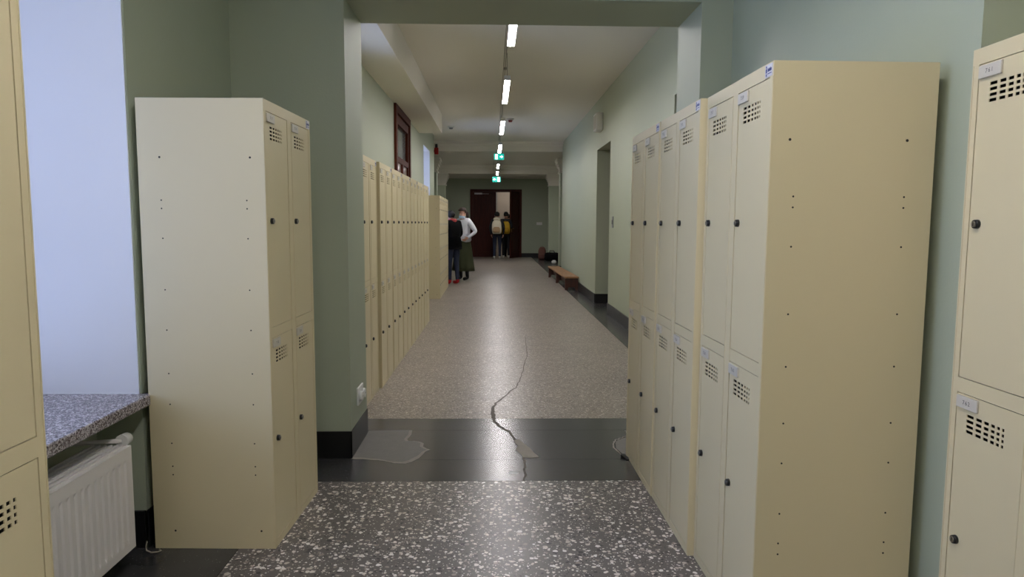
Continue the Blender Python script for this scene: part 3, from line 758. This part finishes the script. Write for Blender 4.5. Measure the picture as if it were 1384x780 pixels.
BROWNBAG = mat('brown_fabric', srgb(92, 58, 48), .8, var=.25, scale=12)

def hand(bm, wrist, d, n, mi, thumb_side=1, curl=.5, s=1.0):
    """palm and five bent fingers: d along the forearm, n out of the back of the hand"""
    d = Vector(d).normalized(); n = Vector(n); n = (n-d*n.dot(d)).normalized(); sd = d.cross(n)*thumb_side
    w = Vector(wrist)
    rings = []
    for t, hw_, th in ((0, .022, .018), (.03, .034, .017), (.07, .040, .015), (.085, .039, .012)):
        c = w+d*t*s
        rings.append([c+(sd*math.cos(a)*hw_+n*math.sin(a)*th)*s for a in [2*math.pi*k/10 for k in range(10)]])
    loft(bm, rings, mi)
    for k, (off, ln) in enumerate(((.030, .070), (.010, .080), (-.010, .074), (-.029, .058))):
        p0 = w+(d*.080+sd*off)*s; c = curl
        p1 = p0+(d*math.cos(c*.6)-n*math.sin(c*.6))*ln*.45*s
        p2 = p1+(d*math.cos(c*1.5)-n*math.sin(c*1.5))*ln*.32*s
        p3 = p2+(d*math.cos(c*2.2)-n*math.sin(c*2.2))*ln*.25*s
        tube(bm, [p0, p1, p2, p3], [.0095*s, .009*s, .008*s, .006*s], 6, mi)
    p0 = w+(d*.025+sd*.026)*s; p1 = p0+(d*.6+sd*.75-n*.2).normalized()*.038*s; p2 = p1+(d*.9+sd*.3-n*.35).normalized()*.030*s
    tube(bm, [p0, p1, p2], [.012*s, .010*s, .007*s], 6, mi)

def figure(name, label, loc, rz, height, J, mats, hands=True, bulk=1.0):
    """J: joint overrides for a 1.70 m figure that faces -y. One skinned surface, coloured by body region.
    mats: dict(top, legs, shoes, skin)"""
    s = height/1.70
    P = dict(pelvis=(0, .0, .93), spine=(0, .0, 1.10), chest=(0, .0, 1.28), neck=(0, .0, 1.44), jaw=(0, -.02, 1.50), skull=(0, -.005, 1.585), crown=(0, .005, 1.645),
             shoL=(.165, 0, 1.385), elbL=(.215, .03, 1.12), wriL=(.215, -.03, .88),
             shoR=(-.165, 0, 1.385), elbR=(-.215, .03, 1.12), wriR=(-.215, -.03, .88),
             hipL=(.09, 0, .89), kneL=(.095, -.01, .49), ankL=(.10, .02, .10), heelL=(.10, .03, .045), toeL=(.115, -.15, .035),
             hipR=(-.09, 0, .89), kneR=(-.095, -.01, .49), ankR=(-.10, .02, .10), heelR=(-.10, .03, .045), toeR=(-.115, -.15, .035))
    P.update(J)
    Rd = dict(pelvis=(.155, .115), spine=(.140, .105), chest=(.165, .115), neck=(.055, .058), jaw=(.058, .068), skull=(.076, .092), crown=(.058, .070),
              sho=(.070, .070), elb=(.048, .048), wri=(.032, .030), hip=(.092, .098), kne=(.060, .064), ank=(.042, .046), heel=(.042, .040), toe=(.040, .030))
    names = list(P)
    idx = {n: i for i, n in enumerate(names)}
    E = [('pelvis', 'spine', 'top'), ('spine', 'chest', 'top'), ('chest', 'neck', 'top'), ('neck', 'jaw', 'skin'), ('jaw', 'skull', 'skin'), ('skull', 'crown', 'skin')]
    for q in 'LR':
        E += [('chest', 'sho'+q, 'top'), ('sho'+q, 'elb'+q, 'top'), ('elb'+q, 'wri'+q, 'top'), ('pelvis', 'hip'+q, 'legs'), ('hip'+q, 'kne'+q, 'legs'), ('kne'+q, 'ank'+q, 'legs'),
              ('ank'+q, 'heel'+q, 'shoes'), ('heel'+q, 'toe'+q, 'shoes')]
    me = bpy.data.meshes.new('skel')
    me.from_pydata([Vector(P[n])*s for n in names], [(idx[a], idx[b]) for a, b, _ in E], [])
    o = bpy.data.objects.new('skel', me); COL.objects.link(o)
    md = o.modifiers.new('skin', 'SKIN'); md.use_smooth_shade = True
    for n in names:
        v = me.skin_vertices[0].data[idx[n]]
        r = Rd.get(n) or Rd[n[:-1]]
        k = bulk if n in ('pelvis', 'spine', 'chest', 'shoL', 'shoR', 'elbL', 'elbR') else 1
        v.radius = (r[0]*s*k, r[1]*s*k); v.use_root = (n == 'pelvis')
    sub = o.modifiers.new('sub', 'SUBSURF'); sub.levels = 2; sub.render_levels = 2
    dg = bpy.context.evaluated_depsgraph_get(); dg.update()
    em = bpy.data.meshes.new_from_object(o.evaluated_get(dg))
    bpy.data.objects.remove(o); bpy.data.meshes.remove(me)
    keys = ['top', 'legs', 'shoes', 'skin']
    segs = [(Vector(P[a])*s, Vector(P[b])*s, keys.index(k)) for a, b, k in E]
    bm = bmesh.new(); bm.from_mesh(em); bpy.data.meshes.remove(em)
    for f in bm.faces:
        c = f.calc_center_median(); best = (1e9, 0)
        for a, b, k in segs:
            d = b-a; t = max(0, min(1, (c-a).dot(d)/d.length_squared)); q = (c-(a+d*t)).length
            if q < best[0]: best = (q, k)
        k = best[1]
        if k in (0, 1) and c.z < 1.0*s and abs(c.x) < .2*s: k = 0 if c.z > .86*s else 1
        f.material_index = k; f.smooth = True
    # nose and ears grow out of the head
    sk = Vector(P['skull'])*s; jw = Vector(P['jaw'])*s; mid = sk*.65+jw*.35
    loft(bm, [[mid+Vector((x*s, (-.075+dy)*s, z*s)) for x, dy, z in r] for r in (
        [(-.013, .01, -.02), (.013, .01, -.02), (.013, .01, .0), (-.013, .01, .0)], [(-.010, -.018, -.018), (.010, -.018, -.018), (.006, -.010, .006), (-.006, -.010, .006)])], 3)
    for q in (-1, 1):
        cyl(bm, mid+Vector((q*.070*s, .012*s, .0)), mid+Vector((q*.086*s, .020*s, .004*s)), .024*s, .020*s, 10, 3)
    if hands:
        for q, sg in (('L', 1), ('R', -1)):
            a = Vector(P['elb'+q])*s; b = Vector(P['wri'+q])*s; d = (b-a).normalized()
            hand(bm, b-d*.005, d, Vector((sg, .25, 0)), 3, thumb_side=sg, s=s)
    body = mesh('body', bm, [mats['top'], mats['legs'], mats['shoes'], mats.get('skin', SKIN)], recalc=False)
    t = thing(name, label, 'person', loc, rz); link('body', body, t)
    # face details
    bm = bmesh.new()
    for q in (-1, 1): cyl(bm, sk*.85+jw*.15+Vector((q*.030*s, -.070*s, 0)), sk*.85+jw*.15+Vector((q*.030*s, -.083*s, 0)), .009*s, .006*s, 8)
    obj('eyes', bm, EYE, t)
    bm = bmesh.new(); m0 = jw*.7+sk*.3+Vector((0, -.082*s, -.018*s)); box(bm, m0.x-.020*s, m0.x+.020*s, m0.y-.006*s, m0.y+.012*s, m0.z-.005*s, m0.z+.005*s); obj('mouth', bm, LIP, t)
    t['scale_'] = s
    return t, P, s

def hair(t, P, s, m, length=.0, tail=False, fringe=False):
    bm = bmesh.new(); c = (Vector(P['skull'])*.6+Vector(P['crown'])*.4)*s
    bmesh.ops.create_uvsphere(bm, u_segments=20, v_segments=14, radius=1)
    dele = []
    for v in bm.verts:
        x, y, z = v.co
        r = 1+.05*math.sin(9*x+4*z)+.04*math.sin(13*y+5*x)
        if y < -.15 and z < (.05 if fringe else .35): dele.append(v); continue
        if z < -.75 and length == 0: dele.append(v); continue
        v.co = c+Vector((x*.092*r, y*.108*r, z*.100*r-(length*max(0, -z)*(1 if y > -.2 else 0))))*s
    bmesh.ops.delete(bm, geom=dele, context='VERTS')
    bmesh.ops.solidify(bm, geom=list(bm.faces), thickness=.012*s)
    for f in bm.faces: f.smooth = True
    if tail: tube(bm, [c+Vector((0, .10, .02))*s, c+Vector((.02, .15, -.03))*s, c+Vector((.03, .15, -.12))*s, c+Vector((.03, .13, -.2))*s], [.03*s, .038*s, .032*s, .012*s], 10)
    return obj('hair', bm, m, t)

# person in black by the far lockers: turned to the lockers, seen from behind and the side
t, P, s = figure('person', 'person in black jacket, jeans and red shoes beside the far lockers', (-.90, 14.85, 0), math.radians(-138), 1.62,
    dict(neck=(0, -.06, 1.42), jaw=(0, -.11, 1.47), skull=(0, -.105, 1.55), crown=(0, -.09, 1.61), chest=(0, -.03, 1.27), elbL=(.24, -.05, 1.12), wriL=(.17, -.24, 1.05), elbR=(-.24, -.02, 1.12), wriR=(-.17, -.22, 1.0),
         kneL=(.10, -.02, .49), ankL=(.11, .0, .10), heelL=(.11, .01, .045), toeL=(.125, -.17, .035)),
    dict(top=JACKET, legs=NAVY, shoes=REDSHOE), bulk=1.2)
hair(t, P, s, HAIR_D)
bm = bmesh.new(); c = Vector(P['neck'])*s
rings = [[c+Vector((math.cos(a)*rr*s, math.sin(a)*rr*1.05*s, (z+.02*math.sin(a))*s)) for a in [2*math.pi*k/16 for k in range(16)]] for rr, z in ((.125, -.045), (.125, .02), (.105, .05), (.092, .02))]
loft(bm, rings, cap=False); obj('collar', bm, REDTRIM, t)
bm = bmesh.new(); rings = []
for z, rx_, ry_ in ((.80, .215, .165), (.86, .215, .17), (.98, .20, .155), (1.08, .18, .135), (1.14, .12, .09)):
    rings.append([Vector((math.cos(a)*rx_*(1+.03*math.sin(5*a)), math.sin(a)*ry_*(1+.03*math.cos(4*a)), z))*s for a in [2*math.pi*k/24 for k in range(24)]])
loft(bm, rings, cap=False); bmesh.ops.solidify(bm, geom=list(bm.faces), thickness=.01); obj('jacket_hem', bm, JACKET, t)

# person in white sweater and long skirt
t, P, s = figure('person', 'person in white sweater and long olive skirt with a lowered face mask', (-.735, 16.0, 0), math.radians(-38), 1.68,
    dict(elbL=(.30, .10, 1.14), wriL=(.20, -.08, 1.00), elbR=(-.26, .0, 1.13), wriR=(-.18, -.16, 1.02), toeL=(.12, -.15, .035),
         jaw=(-.01, -.025, 1.50), skull=(-.02, -.015, 1.585), crown=(-.02, -.005, 1.645)),
    dict(top=SWEATER, legs=BOOT, shoes=BOOT), bulk=1.16)
hair(t, P, s, HAIR_B, tail=True, fringe=True)
bm = bmesh.new(); rings = []
for k in range(9):
    f = k/8; z = .97-f*.75; r = .165+.115*f**.8
    rings.append([Vector((math.cos(a)*r*(1+.05*f*math.sin(9*a)), math.sin(a)*r*.86*(1+.05*f*math.sin(9*a)), z))*s for a in [2*math.pi*q/54 for q in range(54)]])
loft(bm, rings, cap=False); bmesh.ops.solidify(bm, geom=list(bm.faces), thickness=.006); obj('skirt', bm, OLIVE, t)
bm = bmesh.new(); rings = []
for z, r in ((.90, .185), (.94, .205), (1.02, .20), (1.10, .165), (1.14, .12)):
    rings.append([Vector((math.cos(a)*r*(1+.03*math.sin(6*a)), math.sin(a)*r*.78, z+.01*math.sin(3*a)))*s for a in [2*math.pi*q/28 for q in range(28)]])
loft(bm, rings, cap=False); bmesh.ops.solidify(bm, geom=list(bm.faces), thickness=.012); obj('sweater_hem', bm, SWEATER, t)
bm = bmesh.new(); c = (Vector(P['jaw'])+Vector((0, 0, .0)))*s
rings = [[c+Vector((math.sin(a)*.074, -math.cos(a)*.088, z+.012*math.cos(a)))*s for a in [math.radians(-100+200*k/14) for k in range(15)]] for z in (-.065, -.04, -.018, -.002)]
V = [[bm.verts.new(p) for p in r] for r in rings]
for A, B in zip(V, V[1:]):
    for k in range(14): f = bm.faces.new((A[k], A[k+1], B[k+1], B[k])); f.smooth = True
bmesh.ops.solidify(bm, geom=list(bm.faces), thickness=.006); obj('face_mask', bm, MASK, t)
bm = bmesh.new(); tube(bm, [c+Vector((-.05, -.06, -.10))*s, c+Vector((-.045, -.12, -.2))*s, c+Vector((-.035, -.135, -.26))*s], .004); box(bm, c.x-.06, c.x-.01, c.y-.145, c.y-.135, c.z-.28, c.z-.25); obj('lanyard', bm, DARKCLOTH, t)

# people at the end door
t, P, s = figure('person', 'person at the end door with white hood, dark jeans and white shoes', (.08, 25.40, 0), math.radians(172), 1.74, dict(elbL=(.25, .05, 1.12), elbR=(-.25, .05, 1.12)), dict(top=DARKCLOTH, legs=NAVY, shoes=WSHOE), bulk=1.1)
hair(t, P, s, HAIR_D)
bm = bmesh.new(); c = Vector((0, .07, 1.44))*s
bmesh.ops.create_uvsphere(bm, u_segments=14, v_segments=10, radius=1)
for v in bm.verts: v.co = c+Vector((v.co.x*.13, v.co.y*.08, v.co.z*.075))*s
for f in bm.faces: f.smooth = True
obj('hood', bm, CREAM, t)
t, P, s = figure('person', 'person in dark clothes at the end door reaching for its handle', (.42, 26.05, 0), math.radians(188), 1.75, dict(elbL=(.22, .04, 1.12), elbR=(-.20, .06, 1.13), wriR=(-.14, -.10, 1.10)), dict(top=DARKCLOTH, legs=DARKCLOTH, shoes=WSHOE), bulk=1.08)
hair(t, P, s, HAIR_D)
t, P, s = figure('person', 'dark-clothed person half hidden behind the open door leaf', (.52, 26.95, 0), math.radians(165), 1.68, dict(), dict(top=DARKCLOTH, legs=DARKCLOTH, shoes=BOOT))
hair(t, P, s, HAIR_D)

def pack(name, label, m, m2, loc, rz, wd=.30, h=.44, dp=.17, tilt=0.0, worn=True):
    """rounded backpack, its back face at y=0 towards the wearer (+y side), hanging from straps"""
    t = thing(name, label, 'backpack', loc, rz)
    if tilt: t.rotation_euler = (tilt, 0, rz)
    bm = bmesh.new(); rings = []
    for k in range(9):
        f = k/8; sc = [.80, .95, 1, 1, 1, .99, .95, .82, .5][k]; z = h*f; dd = dp*[.8, .97, 1, 1, 1, .97, .9, .72, .4][k]
        rings.append([Vector((math.copysign(abs(math.cos(a))**.55, math.cos(a))*wd/2*sc, -dp/2+math.copysign(abs(math.sin(a))**.6, math.sin(a))*dd/2, z)) for a in [2*math.pi*q/24 for q in range(24)]])
    loft(bm, rings); obj('pack_body', bm, m, t)
    bm = bmesh.new(); rings = []
    for k in range(5):
        f = k/4; sc = [.8, 1, 1, .95, .6][k]
        rings.append([Vector((math.cos(a)*wd*.37*sc, -dp-.005+math.sin(a)*.035*sc, h*.08+h*.42*f)) for a in [2*math.pi*q/18 for q in range(18)]])
    loft(bm, rings); obj('front_pocket', bm, m2, t)
    for q in (-1, 1):
        bm = bmesh.new(); x = q*wd*.30
        tube(bm, [(x, .0, h*.93), (x, .06, h*1.02), (x*1.15, .16, h*.9), (x*1.25, .17, h*.6), (x*1.2, .08, h*.25), (x, 0, h*.12)] if worn else [(x, 0, h*.93), (x, .03, h*.6), (x, .02, h*.25), (x, 0, h*.12)], .014, 8)
        obj('strap', bm, m2, t)
    bm = bmesh.new(); tube(bm, [(-.04, -.04, h*.96), (-.03, -.04, h*1.04), (.03, -.04, h*1.04), (.04, -.04, h*.96)], .008, 8); obj('top_handle', bm, m2, t)
    return t
pack('backpack', 'cream white backpack on the left person at the end door', CREAM, mat('tan_fabric', srgb(168, 140, 104), .8), (.075, 25.25, .94), math.radians(-6), .36, .50, .17)
pack('backpack', 'yellow backpack on the right person at the end door', YELLOW, mat('mustard_fabric', srgb(172, 132, 22), .8), (.39, 25.90, .93), math.radians(6), .34, .46, .18)
# bags at the far right pilaster
pack('backpack', 'slumped brown backpack on the floor before the far pilaster', BROWNBAG, BROWNBAG, (1.74, 25.0, 0), math.radians(-10), .28, .47, .22, worn=False)
t = thing('duffel_bag', 'long black duffel bag lying beside the far right pilaster', 'bag', (2.02, 24.2, 0), 0)
bm = bmesh.new(); rings = []
for x, r in ((-.26, .5), (-.24, .85), (-.18, 1), (0, 1), (.18, 1), (.24, .85), (.26, .5)):
    rings.append([Vector((x, math.cos(a)*.16*r, .15+math.copysign(abs(math.sin(a))**.7, math.sin(a))*.15*r)) for a in [2*math.pi*q/18 for q in range(18)]])
loft(bm, rings); obj('bag_body', bm, JACKET, t)
for y in (-.06, .06):
    bm = bmesh.new(); tube(bm, [(-.1, y, .28), (-.07, y, .36), (.07, y, .36), (.1, y, .28)], .010, 8); obj('carry_handle', bm, DARKCLOTH, t)
bm = bmesh.new(); bmesh.ops.create_icosphere(bm, subdivisions=3, radius=1)
for v in bm.verts:
    n = v.co.copy(); v.co = Vector((n.x*.075, n.y*.07, .065+n.z*.065))*(1+.06*math.sin(7*n.x+5*n.z)+.05*math.sin(9*n.y))
    v.co.z = max(v.co.z, 0)
for f in bm.faces: f.smooth = True
tag(obj('cloth_bag', bm, PLASTIC_W, loc=(1.93, 22.3, 0)), 'small crumpled white bag on the floor near the black duffel bag', 'bag')
